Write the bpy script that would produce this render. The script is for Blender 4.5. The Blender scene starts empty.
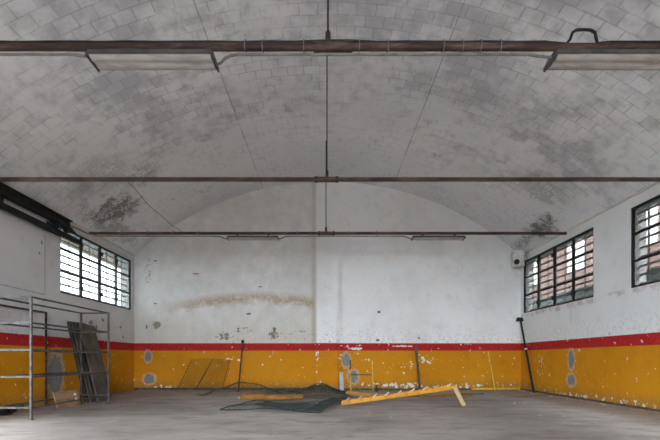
import bpy, bmesh, math, random
from mathutils import Vector, Matrix
random.seed(7)
S = bpy.context.scene
COL = S.collection
F, CX, CY, EYE = 420.0, 326.0, 359.0, 1.2          # lens in pixels, vanishing point, eye height
XL, XR, YB, YF = -7.44, 7.56, 16.28, -5.0           # inner faces of the side, back and front walls
XM = (XL + XR) / 2
SPRING, RISE, HALF = 5.18, 2.9, 7.5
RAD = (HALF ** 2 + RISE ** 2) / (2 * RISE)
APEX = SPRING + RISE
def at(px, py, d):
    return Vector(((px - CX) * d / F, d, EYE + (CY - py) * d / F))
def vault_z(x):
    return APEX - (RAD - math.sqrt(RAD ** 2 - (x - XM) ** 2))

# ------------------------------------------------------------------ materials
class NT:
    def __init__(s, name):
        s.m = bpy.data.materials.new(name); s.m.use_nodes = True
        s.t = s.m.node_tree; s.n = s.t.nodes; s.l = s.t.links
        s.b = s.n['Principled BSDF']
    def put(s, sock, v):
        if isinstance(v, bpy.types.NodeSocket): s.l.new(v, sock)
        elif isinstance(v, (tuple, list)) and len(v) == 3 and sock.type == 'RGBA': sock.default_value = (*v, 1)
        else: sock.default_value = v
    def M(s, op, a, b=0.0, clamp=False):
        n = s.n.new('ShaderNodeMath'); n.operation = op; n.use_clamp = clamp
        s.put(n.inputs[0], a); s.put(n.inputs[1], b); return n.outputs[0]
    def mix(s, f, a, b, mode='MIX'):
        n = s.n.new('ShaderNodeMix'); n.data_type = 'RGBA'; n.blend_type = mode
        s.put(n.inputs[0], f); s.put(n.inputs[6], a); s.put(n.inputs[7], b); return n.outputs[2]
    def step(s, v, lo, hi, a=0.0, b=1.0):
        n = s.n.new('ShaderNodeMapRange'); n.interpolation_type = 'SMOOTHSTEP'
        s.put(n.inputs[0], v); s.put(n.inputs[1], lo); s.put(n.inputs[2], hi); s.put(n.inputs[3], a); s.put(n.inputs[4], b)
        return n.outputs[0]
    def noise(s, vec, scale, detail=4.0, rough=0.55, dist=0.0):
        n = s.n.new('ShaderNodeTexNoise'); s.l.new(vec, n.inputs['Vector'])
        n.inputs['Scale'].default_value = scale; n.inputs['Detail'].default_value = detail
        n.inputs['Roughness'].default_value = rough; n.inputs['Distortion'].default_value = dist
        return n.outputs['Fac']
    def pos(s): return s.n.new('ShaderNodeNewGeometry').outputs['Position']
    def objc(s): return s.n.new('ShaderNodeTexCoord').outputs['Object']
    def uv(s): return s.n.new('ShaderNodeTexCoord').outputs['UV']
    def sep(s, v):
        n = s.n.new('ShaderNodeSeparateXYZ'); s.l.new(v, n.inputs[0]); return n.outputs
    def comb(s, x, y, z=0.0):
        n = s.n.new('ShaderNodeCombineXYZ')
        s.put(n.inputs[0], x); s.put(n.inputs[1], y); s.put(n.inputs[2], z); return n.outputs[0]
    def mapping(s, v, scale):
        n = s.n.new('ShaderNodeMapping'); s.l.new(v, n.inputs[0]); n.inputs['Scale'].default_value = scale; return n.outputs[0]
    def ell(s, u, v, cu, cv, ru, rv, wob=0.0, lo=0.8, hi=1.1):
        """1 inside an ellipse, 0 outside, its rim shaken by wob"""
        a = s.M('DIVIDE', s.M('SUBTRACT', u, cu), ru); b = s.M('DIVIDE', s.M('SUBTRACT', v, cv), rv)
        r = s.M('SQRT', s.M('ADD', s.M('MULTIPLY', a, a), s.M('MULTIPLY', b, b)))
        if not isinstance(wob, float): r = s.M('ADD', r, wob)
        return s.step(r, lo, hi, 1.0, 0.0)
    def bump(s, h, dist=0.01, strength=0.4):
        n = s.n.new('ShaderNodeBump'); s.l.new(h, n.inputs['Height'])
        n.inputs['Distance'].default_value = dist; n.inputs['Strength'].default_value = strength
        s.l.new(n.outputs[0], s.b.inputs['Normal'])
    def done(s, col, rough=0.8, metal=0.0, spec=None):
        s.put(s.b.inputs['Base Color'], col); s.put(s.b.inputs['Roughness'], rough); s.put(s.b.inputs['Metallic'], metal)
        if spec is not None: s.b.inputs['Specular IOR Level'].default_value = spec
        return s.m

def worn(name, c1, c2, scale=6.0, lo=0.4, hi=0.65, rough=0.7, metal=0.0, fine=0.0, stretch=(1, 1, 1)):
    t = NT(name); o = t.mapping(t.objc(), stretch)
    f = t.step(t.noise(o, scale, 5.0, 0.6), lo, hi)
    col = t.mix(f, c1, c2)
    if fine:
        col = t.mix(t.M('MULTIPLY', t.step(t.noise(o, scale * 7, 3.0), 0.5, 0.7), fine), col, tuple(x * 0.35 for x in c1))
    t.bump(t.noise(o, scale * 4, 3.0), 0.003, 0.3)
    return t.done(col, rough, metal, 0.2)

WHITE, REDC, YEL = (0.80, 0.80, 0.795), (0.36, 0.016, 0.016), (0.50, 0.20, 0.004)

def wall_mat(name, axis, patches=(), chips=1.0, extra=None, dirt=1.0, spots=(), tone=1.0):
    """whitewash over a red band over a mustard dado, with chips, patches of bare render and stains"""
    t = NT(name); P = t.pos(); sx = t.sep(P); u = sx[0] if axis == 'x' else sx[1]; v = sx[2]
    n1 = t.noise(P, 0.45, 5.0, 0.6); n2 = t.noise(P, 2.6, 6.0, 0.65); n3 = t.noise(P, 11.0, 5.0, 0.6); n4 = t.noise(P, 34.0, 3.0, 0.6)
    white = t.mix(t.M('MULTIPLY', t.step(n1, 0.42, 0.68), 0.30 * dirt), WHITE, (0.47, 0.46, 0.44))
    white = t.mix(t.M('MULTIPLY', t.step(n2, 0.52, 0.72), 0.22 * dirt), white, (0.40, 0.385, 0.36))
    # grime just above the red band
    low = t.step(v, 1.75, 2.75, 1.0, 0.0)
    white = t.mix(t.M('MULTIPLY', t.M('MULTIPLY', low, t.step(n3, 0.45, 0.7)), 0.5 * dirt), white, (0.33, 0.31, 0.28))
    specks = t.M('MULTIPLY', t.step(t.noise(P, 5.5, 6.0, 0.75), 0.665, 0.69), t.step(t.M('ADD', low, t.M('MULTIPLY', n1, 0.55)), 0.5, 1.0))
    white = t.mix(t.M('MULTIPLY', specks, 0.85 * dirt), white, (0.10, 0.095, 0.08))
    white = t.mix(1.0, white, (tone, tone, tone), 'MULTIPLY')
    if extra: white = extra(t, u, v, white, n1, n2, n3)
    wob = t.M('MULTIPLY', t.M('SUBTRACT', n3, 0.5), 0.02)
    vv = t.M('ADD', v, wob)
    yel = t.mix(t.M('MULTIPLY', t.step(n2, 0.45, 0.7), 0.5), YEL, (0.38, 0.15, 0.004))
    yel = t.mix(t.M('MULTIPLY', t.step(n1, 0.4, 0.65), 0.45), yel, (0.55, 0.25, 0.012))
    base_dirt = t.step(t.M('ADD', v, t.M('MULTIPLY', t.M('SUBTRACT', n3, 0.5), 0.5)), 0.08, 0.45, 1.0, 0.0)
    yel = t.mix(t.M('MULTIPLY', base_dirt, 0.55), yel, (0.20, 0.12, 0.03))
    red = t.mix(t.step(n3, 0.5, 0.75), REDC, (0.40, 0.035, 0.03))
    dado = t.mix(t.step(vv, 1.515, 1.53), yel, red)
    cn = t.noise(P, 6.5, 4.0, 0.6)
    for cu, cv, ru, rv, k in spots: cn = t.M('ADD', cn, t.M('MULTIPLY', t.ell(u, v, cu, cv, ru, rv, t.M('SUBTRACT', n3, 0.5), 0.3, 1.2), k))
    chip = t.step(cn, 0.665, 0.68)
    chip = t.M('MAXIMUM', chip, t.M('MULTIPLY', t.step(n4, 0.635, 0.67), t.step(v, 0.05, 0.4, 1.0, 0.15)))
    dado = t.mix(t.M('MULTIPLY', chip, chips, clamp=True), dado, (0.66, 0.63, 0.55))
    rimw = t.M('MULTIPLY', t.M('SUBTRACT', n3, 0.5), 1.1)
    for (cu, cv, ru, rv) in patches:
        dado = t.mix(t.M('MULTIPLY', t.ell(u, v, cu, cv, ru * 1.2, rv * 1.15, rimw), 0.6), dado, (0.50, 0.44, 0.34))
        dado = t.mix(t.ell(u, v, cu, cv, ru * 0.9, rv * 0.9, rimw), dado, t.mix(n3, (0.13, 0.125, 0.118), (0.27, 0.26, 0.245)))
    col = t.mix(t.step(vv, 1.805, 1.815), dado, white)
    t.bump(t.M('ADD', n3, t.M('MULTIPLY', n4, 0.5)), 0.012, 0.35)
    return t.done(col, t.step(vv, 1.5, 1.8, 0.75, 0.9), 0.0, 0.12)

def back_extra(t, u, v, white, n1, n2, n3):
    white = t.mix(t.M('MULTIPLY', t.step(u, -0.42, -0.38, 1.0, 0.0), t.step(n2, 0.25, 0.6, 0.25, 0.55)), white, (0.50, 0.485, 0.45))      # dirtier left of the pier, with the room's dimmer side painted into the colour
    w = t.M('MULTIPLY', t.M('SUBTRACT', n2, 0.5), 0.5)
    # brown tide mark, rising a little towards the left, left of the pier
    line = t.M('ABSOLUTE', t.M('SUBTRACT', t.M('ADD', t.M('ADD', v, w), t.M('MULTIPLY', t.M('POWER', t.M('ADD', u, 2.7), 2.0), 0.035)), 3.56))
    tide = t.M('MULTIPLY', t.step(line, 0.0, 0.34, 1.0, 0.0), t.M('MULTIPLY', t.step(u, -6.9, -4.6), t.step(u, -0.5, -0.35, 1.0, 0.0)))
    white = t.mix(t.M('MULTIPLY', t.M('MULTIPLY', tide, t.M('MULTIPLY', t.step(n2, 0.3, 0.52, 0.35, 1.0), t.step(n3, 0.3, 0.6, 0.55, 1.0))), 0.85), white, (0.36, 0.25, 0.13))
    below = t.M('MULTIPLY', t.step(v, 2.0, 3.4, 0.45, 0.12), t.M('MULTIPLY', t.step(v, 3.3, 3.5, 1.0, 0.0), t.step(u, -0.5, -0.3, 1.0, 0.0)))
    white = t.mix(below, white, (0.50, 0.455, 0.38))
    # streak down the left edge of the pier
    st = t.step(t.M('ABSOLUTE', t.M('SUBTRACT', u, -0.46)), 0.02, 0.16, 1.0, 0.0)
    white = t.mix(t.M('MULTIPLY', st, t.step(v, 1.8, 6.5, 0.6, 0.3)), white, (0.36, 0.31, 0.22))
    # bare plaster spots and knocks
    for cu, cv, ru, rv, c in ((-6.55, 2.52, .16, .15, (.25, .20, .12)), (-6.95, 2.45, .03, .09, (.08, .08, .07)), (-3.0, 2.95, .10, .035, (.03, .03, .03)),
                              (-2.55, 4.0, .09, .025, (.10, .10, .09)), (2.05, 3.02, .06, .05, (.03, .03, .03)), (-5.05, 4.5, .13, .03, (.12, .12, .11)),
                              (-2.0, 2.36, .06, .07, (.10, .09, .07)), (-3.4, 2.38, .06, .03, (.10, .09, .07)),
                              (2.0, 1.93, .07, .05, (.06, .05, .05)), (3.6, 2.02, .05, .04, (.1, .1, .1)), (-6.62, 3.35, .07, .03, (.1, .1, .1)),
                              (-6.6, 5.0, .07, .03, (.1, .1, .1))):
        white = t.mix(t.M('MULTIPLY', t.ell(u, v, cu, cv, ru, rv, t.M('MULTIPLY', t.M('SUBTRACT', n3, 0.5), 2.0)), 0.85), white, c)
    sp = t.noise(t.comb(u, 0.0, v), 9.0, 5.0, 0.7)
    for cu, cv, ru, rv, k in ((-2.05, 2.15, .28, .28, .20), (-3.95, 2.1, .4, .22, .18), (-3.2, 2.3, .9, .3, .10), (-1.2, 2.15, 1.3, .35, .09), (-3.5, 1.95, 2.2, .2, .09), (-6.9, 4.6, .25, .9, .12)):
        sp = t.M('ADD', sp, t.M('MULTIPLY', t.ell(u, v, cu, cv, ru, rv, 0.0, 0.2, 1.1), k))
    white = t.mix(t.M('MULTIPLY', t.step(sp, 0.655, 0.70), 0.8), white, (0.13, 0.115, 0.09))
    return white

def left_extra(t, u, v, white, n1, n2, n3):
    # outline of a walled-up window and the settling crack beside it
    a = t.M('MULTIPLY', t.step(t.M('ABSOLUTE', t.M('SUBTRACT', t.M('ADD', u, t.M('MULTIPLY', n3, 0.06)), 11.15)), 0.005, 0.03, 1.0, 0.0),
            t.M('MULTIPLY', t.step(v, 2.9, 2.95), t.step(v, 4.45, 4.5, 1.0, 0.0)))
    b = t.M('MULTIPLY', t.step(t.M('ABSOLUTE', t.M('SUBTRACT', t.M('ADD', v, t.M('MULTIPLY', n3, 0.05)), 2.93)), 0.004, 0.028, 1.0, 0.0), t.step(u, 11.1, 11.2, 1.0, 0.0))
    white = t.mix(t.M('MULTIPLY', t.M('MAXIMUM', a, b), 0.6), white, (0.20, 0.20, 0.19))
    for cu, cv, ru, rv in ((13.3, 2.35, .13, .07), (14.0, 2.5, .10, .05), (13.6, 2.2, .06, .09), (15.2, 2.35, .08, .05), (11.0, 4.25, .03, .06), (10.9, 3.95, .04, .03), (15.4, 2.0, .05, .05)):
        white = t.mix(t.M('MULTIPLY', t.ell(u, v, cu, cv, ru, rv, t.M('MULTIPLY', t.M('SUBTRACT', n3, 0.5), 2.4)), 0.8), white, (0.12, 0.11, 0.10))
    return white

def right_extra(t, u, v, white, n1, n2, n3):
    # broken plaster under the sill
    rim = t.M('MULTIPLY', t.step(t.M('ADD', v, t.M('MULTIPLY', n2, 0.3)), 2.90, 3.02), t.step(v, 2.9, 3.0, 1.0, 0.0))
    white = t.mix(t.M('MULTIPLY', t.M('MULTIPLY', rim, t.step(n2, 0.45, 0.6)), 0.5), white, (0.30, 0.20, 0.17))
    cr = t.M('MULTIPLY', t.step(t.M('ABSOLUTE', t.M('SUBTRACT', t.M('ADD', u, t.M('MULTIPLY', n3, 0.08)), 13.0)), 0.006, 0.03, 1.0, 0.0), t.step(v, 2.2, 2.4))
    return t.mix(t.M('MULTIPLY', cr, 0.4), white, (0.30, 0.29, 0.27))

m_back = wall_mat('back_wall_paint', 'x', [(-6.9, 1.30, .15, .24), (-6.85, .42, .24, .22), (.78, 1.16, .18, .30), (1.06, .52, .22, .28)], 1.0, back_extra, spots=[(1.15, 1.60, .36, .07, .3), (2.98, 1.70, .48, .045, .3), (1.2, 1.42, .25, .05, .2), (3.2, .95, .35, .2, .13), (3.9, 1.2, .5, .25, .13), (0.55, 1.3, .1, .3, .12), (1.6, 1.15, .25, .12, .14), (-3.55, 1.2, .5, .12, .12), (4.4, .16, 3.2, .16, .10), (2.2, .2, 1.6, .14, .09), (-.35, 1.3, .08, .4, .12), (-6.2, .12, .8, .1, .1), (.9, 1.72, .6, .05, .14)])
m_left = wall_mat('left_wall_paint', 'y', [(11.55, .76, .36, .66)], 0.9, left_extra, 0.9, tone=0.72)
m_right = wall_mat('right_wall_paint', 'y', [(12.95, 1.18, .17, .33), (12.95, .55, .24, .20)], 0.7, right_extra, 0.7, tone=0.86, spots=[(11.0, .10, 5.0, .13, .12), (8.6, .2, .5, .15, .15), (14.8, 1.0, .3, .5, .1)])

def vault_mat():
    t = NT('whitewashed_hollow_block'); U = t.uv(); su = t.sep(U); u, v = su[0], su[1]; P = t.pos()
    n0 = t.noise(P, 0.22, 3.0, 0.5); n1 = t.noise(P, 0.8, 5.0, 0.6); n2 = t.noise(P, 3.0, 6.0, 0.65); n3 = t.noise(P, 13.0, 4.0, 0.6)
    b = t.n.new('ShaderNodeTexBrick'); wv = t.comb(t.M('ADD', u, t.M('MULTIPLY', n2, 0.05)), t.M('ADD', v, t.M('MULTIPLY', n2, 0.04)))
    t.l.new(wv, b.inputs['Vector']); b.offset = 0.5
    b.inputs['Color1'].default_value = (0.1, 0.1, 0.1, 1); b.inputs['Color2'].default_value = (0.9, 0.9, 0.9, 1)
    b.inputs['Mortar'].default_value = (0.5, 0.5, 0.5, 1)
    b.inputs['Scale'].default_value = 1.0; b.inputs['Mortar Size'].default_value = 0.016; b.inputs['Mortar Smooth'].default_value = 0.8
    b.inputs['Brick Width'].default_value = 0.38; b.inputs['Row Height'].default_value = 0.29; b.inputs['Bias'].default_value = -0.2
    col = t.mix(t.step(n0, 0.35, 0.7), (0.77, 0.785, 0.80), (0.65, 0.665, 0.685))
    # whitewash worn off the blue-grey blocks; more at the front, painting in shade there
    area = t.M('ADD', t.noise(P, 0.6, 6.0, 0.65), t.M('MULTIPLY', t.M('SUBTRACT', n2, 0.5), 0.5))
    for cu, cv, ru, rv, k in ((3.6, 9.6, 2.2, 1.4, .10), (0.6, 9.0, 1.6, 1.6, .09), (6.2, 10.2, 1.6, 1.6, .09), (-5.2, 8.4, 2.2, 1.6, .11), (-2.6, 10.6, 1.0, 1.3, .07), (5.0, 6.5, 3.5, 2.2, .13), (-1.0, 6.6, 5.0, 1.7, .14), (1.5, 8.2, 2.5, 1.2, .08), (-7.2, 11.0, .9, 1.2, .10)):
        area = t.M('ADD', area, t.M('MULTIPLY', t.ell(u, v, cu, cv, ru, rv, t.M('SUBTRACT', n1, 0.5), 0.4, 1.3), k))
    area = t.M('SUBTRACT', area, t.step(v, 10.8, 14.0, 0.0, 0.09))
    wear_shade = t.step(t.M('ADD', area, t.M('MULTIPLY', t.M('SUBTRACT', b.outputs['Color'], 0.5), 0.10)), 0.45, 0.78)
    col = t.mix(t.M('MULTIPLY', wear_shade, 0.75), col, t.mix(b.outputs['Color'], (0.40, 0.41, 0.445), (0.33, 0.335, 0.365)))
    col = t.mix(t.M('MULTIPLY', t.step(n2, 0.5, 0.72), 0.35), col, (0.46, 0.46, 0.47))
    mort = t.M('MULTIPLY', b.outputs['Fac'], t.step(t.M('ADD', t.noise(P, 1.3, 4.0, 0.6), t.M('MULTIPLY', wear_shade, 0.12)), 0.4, 0.7, 0.02, 0.55))
    col = t.mix(mort, col, (0.26, 0.26, 0.27))
    for a0 in (-2.52, 2.52):                          # the two joints that run the length of the vault
        col = t.mix(t.M('MULTIPLY', t.step(t.M('ABSOLUTE', t.M('SUBTRACT', u, a0)), 0.004, 0.02, 1.0, 0.0), t.step(n1, 0.35, 0.6, 0.15, 0.75)), col, (0.22, 0.22, 0.22))
    # mould where the rain gets in above the springing
    rim = t.M('MULTIPLY', t.M('SUBTRACT', n2, 0.5), 2.2)
    tex = t.step(t.M('ADD', n3, t.M('MULTIPLY', t.M('SUBTRACT', b.outputs['Color'], 0.5), 0.35)), 0.22, 0.52)
    for cu, cv, ru, rv, k in ((-7.05, 13.2, 0.75, 0.8, 0.85), (-7.7, 13.7, 0.45, 2.0, 0.5), (-6.6, 11.4, 1.0, 0.8, 0.3), (7.65, 14.0, 0.4, 1.2, 0.9), (7.75, 15.4, 0.25, 0.8, 0.7), (6.6, 12.3, 0.9, 0.7, 0.4), (-5.7, 12.4, 0.7, 0.5, 0.4)):
        col = t.mix(t.M('MULTIPLY', t.M('MULTIPLY', t.ell(u, v, cu, cv, ru, rv, rim, 0.5, 1.2), tex), k), col, (0.115, 0.115, 0.10))
    t.bump(t.M('SUBTRACT', t.M('MULTIPLY', n3, 0.5), t.M('MULTIPLY', b.outputs['Fac'], 0.8)), 0.012, 0.5)
    return t.done(col, 0.92, 0.0, 0.2)

def floor_mat():
    t = NT('worn_concrete'); P = t.pos(); sx = t.sep(P)
    n0 = t.noise(P, 0.35, 5.0, 0.6); n1 = t.noise(t.mapping(P, (0.8, 1.5, 1)), 1.3, 7.0, 0.65, 0.4); n2 = t.noise(P, 6.0, 6.0, 0.7); n3 = t.noise(P, 40.0, 3.0, 0.6)
    col = t.mix(t.step(n0, 0.36, 0.66), (0.335, 0.30, 0.28), (0.205, 0.18, 0.165))
    col = t.mix(t.M('MULTIPLY', t.step(n1, 0.5, 0.7), 0.55), col, (0.11, 0.095, 0.085))
    col = t.mix(t.M('MULTIPLY', t.step(n2, 0.52, 0.72), 0.45), col, (0.13, 0.118, 0.11))
    col = t.mix(t.M('MULTIPLY', t.step(n3, 0.62, 0.7), 0.35), col, (0.40, 0.385, 0.37))
    for cu, cv, ru, rv, k in ((4.6, 12.2, 1.3, 0.5, .6), (3.2, 10.6, .5, .25, .45), (-3.4, 9.6, 1.6, .7, .35), (5.6, 13.6, 1.2, .5, .4)):
        col = t.mix(t.M('MULTIPLY', t.ell(sx[0], sx[1], cu, cv, ru, rv, t.M('MULTIPLY', t.M('SUBTRACT', n2, 0.5), 2.0), 0.3, 1.3), k), col, (0.13, 0.12, 0.115))
    t.bump(t.M('ADD', n2, t.M('MULTIPLY', n3, 0.4)), 0.01, 0.4)
    return t.done(col, t.step(n1, 0.3, 0.7, 0.55, 0.85), 0.0, 0.4)

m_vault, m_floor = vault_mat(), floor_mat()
m_rod = worn('rusty_brown_paint', (0.045, 0.031, 0.027), (0.12, 0.080, 0.066), 3.0, 0.45, 0.65, 0.65, 0.1, 0.4, (0.6, 3, 3))
m_sleeve = worn('dark_rusted_iron', (0.075, 0.050, 0.042), (0.03, 0.024, 0.022), 8.0, 0.4, 0.6, 0.6, 0.2)
m_thin = worn('black_iron', (0.03, 0.028, 0.027), (0.055, 0.045, 0.04), 8.0, 0.4, 0.6, 0.6, 0.2)
m_pipe = worn('grey_conduit', (0.19, 0.185, 0.175), (0.12, 0.115, 0.11), 6.0, 0.4, 0.7, 0.6)
m_black = worn('black_rubber', (0.010, 0.010, 0.011), (0.022, 0.022, 0.022), 8.0, 0.4, 0.6, 0.5)
m_lamp = worn('grey_lamp_housing', (0.05, 0.05, 0.052), (0.08, 0.078, 0.075), 5.0, 0.4, 0.6, 0.5)
m_beam = worn('blackened_steel', (0.009, 0.009, 0.010), (0.02, 0.018, 0.018), 4.0, 0.45, 0.65, 0.7)
m_frame = worn('dark_window_steel', (0.008, 0.009, 0.009), (0.02, 0.018, 0.016), 9.0, 0.45, 0.65, 0.75)
m_grille = worn('weathered_grille', (0.30, 0.31, 0.31), (0.22, 0.21, 0.2), 9.0, 0.45, 0.65, 0.6)
m_rack = worn('galvanised_tube', (0.095, 0.092, 0.09), (0.05, 0.046, 0.042), 7.0, 0.42, 0.62, 0.45, 0.3, 0.25)
m_wood = worn('weathered_grey_board', (0.070, 0.056, 0.046), (0.115, 0.094, 0.078), 5.0, 0.4, 0.62, 0.85, 0, 0.5, (1, 1, 0.35))
m_wood2 = worn('dark_old_board', (0.035, 0.028, 0.025), (0.07, 0.058, 0.05), 6.0, 0.4, 0.62, 0.85, 0, 0.4, (1, 1, 0.35))
m_crate = worn('brown_plywood', (0.34, 0.22, 0.13), (0.23, 0.145, 0.085), 5.0, 0.42, 0.62, 0.8, 0, 0.3, (1, 0.4, 1))
m_yel = worn('yellow_ladder_paint', (0.50, 0.225, 0.006), (0.34, 0.14, 0.008), 7.0, 0.45, 0.65, 0.5, 0, 0.3)
m_yelold = worn('faded_mustard_paint', (0.30, 0.13, 0.010), (0.17, 0.075, 0.015), 7.0, 0.42, 0.65, 0.6, 0, 0.4)
m_tread = worn('bare_worn_wood', (0.55, 0.47, 0.38), (0.36, 0.27, 0.18), 9.0, 0.42, 0.62, 0.75)
m_yellight = worn('light_yellow_paint', (0.66, 0.42, 0.06), (0.5, 0.3, 0.05), 7.0, 0.42, 0.65, 0.6)
m_leg = worn('tan_wood', (0.40, 0.30, 0.16), (0.28, 0.19, 0.09), 7.0, 0.42, 0.62, 0.7)
m_net = worn('green_plastic_coated_wire', (0.012, 0.021, 0.020), (0.028, 0.036, 0.030), 5.0, 0.4, 0.6, 0.6)
m_mesh = worn('dull_olive_wire', (0.085, 0.075, 0.03), (0.14, 0.11, 0.045), 5.0, 0.4, 0.6, 0.6)
m_pole = worn('dark_iron_pole', (0.05, 0.04, 0.037), (0.085, 0.06, 0.05), 6.0, 0.4, 0.6, 0.6)
m_pole2 = worn('grey_brown_pole', (0.11, 0.085, 0.065), (0.07, 0.055, 0.045), 6.0, 0.4, 0.6, 0.7)
m_plast = worn('off_white_plastic', (0.62, 0.61, 0.58), (0.50, 0.48, 0.45), 5.0, 0.4, 0.65, 0.6)
m_greyb = worn('pale_grey_board', (0.42, 0.44, 0.46), (0.33, 0.34, 0.35), 6.0, 0.4, 0.6, 0.7)
m_white = worn('white_paint', (0.75, 0.74, 0.72), (0.6, 0.6, 0.58), 8.0, 0.4, 0.6, 0.6)
m_dark = worn('dirt_dark', (0.045, 0.04, 0.038), (0.09, 0.08, 0.072), 9.0, 0.4, 0.6, 0.9)
m_flake = worn('plaster_flakes', (0.50, 0.46, 0.40), (0.42, 0.24, 0.06), 2.0, 0.45, 0.55, 0.9)
m_brickpink = None
def outside_mat():
    t = NT('pink_brick'); P = t.pos(); s = t.sep(P)
    b = t.n.new('ShaderNodeTexBrick'); t.l.new(t.comb(s[1], s[2]), b.inputs['Vector'])
    b.inputs['Color1'].default_value = (0.17, 0.082, 0.062, 1); b.inputs['Color2'].default_value = (0.14, 0.068, 0.054, 1); b.inputs['Mortar'].default_value = (0.18, 0.12, 0.105, 1)
    b.inputs['Scale'].default_value = 1.0; b.inputs['Brick Width'].default_value = 0.28; b.inputs['Row Height'].default_value = 0.09
    return t.done(b.outputs['Color'], 0.9)
m_brickpink = outside_mat()
m_cream = worn('cream_render', (0.62, 0.60, 0.54), (0.5, 0.47, 0.42), 0.6, 0.4, 0.6, 0.9)
m_pave = worn('asphalt', (0.20, 0.20, 0.20), (0.15, 0.15, 0.15), 0.5, 0.4, 0.6, 0.95)
m_shed = worn('blue_grey_sheeting', (0.045, 0.062, 0.066), (0.065, 0.08, 0.082), 1.5, 0.4, 0.6, 0.6)
m_eave = worn('eave_boards', (0.42, 0.36, 0.28), (0.33, 0.27, 0.2), 2.0, 0.4, 0.6, 0.9)

def glass_mat(name, tint, haze):
    t = NT(name); P = t.pos(); out = t.n['Material Output']
    tr = t.n.new('ShaderNodeBsdfTransparent'); tr.inputs[0].default_value = (*tint, 1)
    tl = t.n.new('ShaderNodeBsdfTranslucent'); tl.inputs[0].default_value = (0.72, 0.74, 0.72, 1)
    gl = t.n.new('ShaderNodeBsdfGlossy'); gl.inputs['Roughness'].default_value = 0.15
    m1 = t.n.new('ShaderNodeMixShader'); m2 = t.n.new('ShaderNodeMixShader')
    t.l.new(t.step(t.noise(P, 1.6, 5.0, 0.6), 0.3, 0.7, haze * 0.5, haze), m1.inputs[0])
    t.l.new(tr.outputs[0], m1.inputs[1]); t.l.new(tl.outputs[0], m1.inputs[2])
    m2.inputs[0].default_value = 0.05
    t.l.new(m1.outputs[0], m2.inputs[1]); t.l.new(gl.outputs[0], m2.inputs[2]); t.l.new(m2.outputs[0], out.inputs['Surface'])
    return t.m
def diffuser_mat():
    t = NT('ribbed_diffuser'); o = t.objc()
    col = t.mix(t.step(t.noise(t.mapping(o, (1, 4, 4)), 3.0, 5.0, 0.6), 0.4, 0.7), (0.42, 0.415, 0.40), (0.26, 0.25, 0.235))
    w = t.n.new('ShaderNodeTexWave'); t.l.new(t.mapping(o, (0, 40, 0)), w.inputs['Vector']); w.bands_direction = 'Y'; w.inputs['Scale'].default_value = 1.0
    t.bump(w.outputs['Fac'], 0.002, 0.4)
    return t.done(col, 0.3)
m_glass, m_clear, m_diff = glass_mat('dusty_dimmed_glass', (0.33, 0.34, 0.335), 0.025), glass_mat('clear_glass', (0.93, 0.96, 0.95), 0.1), diffuser_mat()  # dark tint on the dusty visible panes dims the bright outdoors

# ------------------------------------------------------------------ mesh building
def wl(o):
    v = Vector((0, 0, 0))
    while o: v += o.location; o = o.parent
    return v
class MB:
    def __init__(s): s.b = bmesh.new()
    def box(s, c, size, rot=None, bev=0.0, taper=None):
        r = bmesh.ops.create_cube(s.b, size=1.0); vs = r['verts']
        for v in vs:
            k = taper if (taper and v.co.z > 0) else 1.0
            v.co = Vector((v.co.x * size[0] * k, v.co.y * size[1] * k, v.co.z * size[2]))
        if bev:
            es = list({e for v in vs for e in v.link_edges})
            rb = bmesh.ops.bevel(s.b, geom=es, offset=bev, segments=2, affect='EDGES', profile=0.5)
            vs = list({v for f in rb['faces'] for v in f.verts} | {v for v in vs if v.is_valid})
        for v in vs:
            co = v.co.copy()
            if rot is not None: co = rot @ co
            v.co = co + Vector(c)
        return s
    def bar(s, a, b, w, h, up=(0, 0, 1), bev=0.0):
        """a square bar from a to b, h measured along up"""
        a, b = Vector(a), Vector(b); d = b - a; L = d.length; x = d.normalized()
        upv = Vector(up)
        if abs(x.dot(upv)) > 0.95: upv = Vector((0, 1, 0))
        y = upv.cross(x).normalized(); z = x.cross(y)
        return s.box((a + b) / 2, (L, w, h), Matrix((x, y, z)).transposed(), bev)
    def tube(s, pts, r, n=8, cap=True):
        pts = [Vector(p) for p in pts]; rings = []; ref = None
        for i, p in enumerate(pts):
            t = (pts[min(i + 1, len(pts) - 1)] - pts[max(i - 1, 0)]).normalized()
            if ref is None:
                ref = Vector((0, 0, 1)) if abs(t.z) < 0.9 else Vector((1, 0, 0))
            u = (ref - t * ref.dot(t)).normalized(); w = t.cross(u); ref = u
            rr = r[i] if isinstance(r, (list, tuple)) else r
            rings.append([s.b.verts.new(p + (u * math.cos(2 * math.pi * k / n) + w * math.sin(2 * math.pi * k / n)) * rr) for k in range(n)])
        for q, w2 in zip(rings, rings[1:]):
            for k in range(n): s.b.faces.new((q[k], q[(k + 1) % n], w2[(k + 1) % n], w2[k]))
        if cap and n > 2: s.b.faces.new(rings[0][::-1]); s.b.faces.new(rings[-1])
        return s
    def quad(s, *ps):
        s.b.faces.new([s.b.verts.new(Vector(p)) for p in ps]); return s
    def build(s, name, mat, parent=None, smooth=False):
        off = wl(parent) if parent else Vector((0, 0, 0))
        bmesh.ops.recalc_face_normals(s.b, faces=s.b.faces)
        me = bpy.data.meshes.new(name); s.b.to_mesh(me); s.b.free()
        me.transform(Matrix.Translation(-off))
        if smooth:
            for p in me.polygons: p.use_smooth = True
            try: me.set_sharp_from_angle(angle=math.radians(40))
            except Exception: pass
        me.materials.append(mat)
        o = bpy.data.objects.new(name, me); COL.objects.link(o)
        if parent: o.parent = parent
        return o
def tag(o, label, cat, group=None, kind=None):
    o['label'] = label; o['category'] = cat
    if group: o['group'] = group
    if kind: o['kind'] = kind
    return o
def thing(name, loc, label, cat, group=None):
    o = bpy.data.objects.new(name, None); COL.objects.link(o); o.location = loc; o.empty_display_size = 0.1
    return tag(o, label, cat, group)
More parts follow.
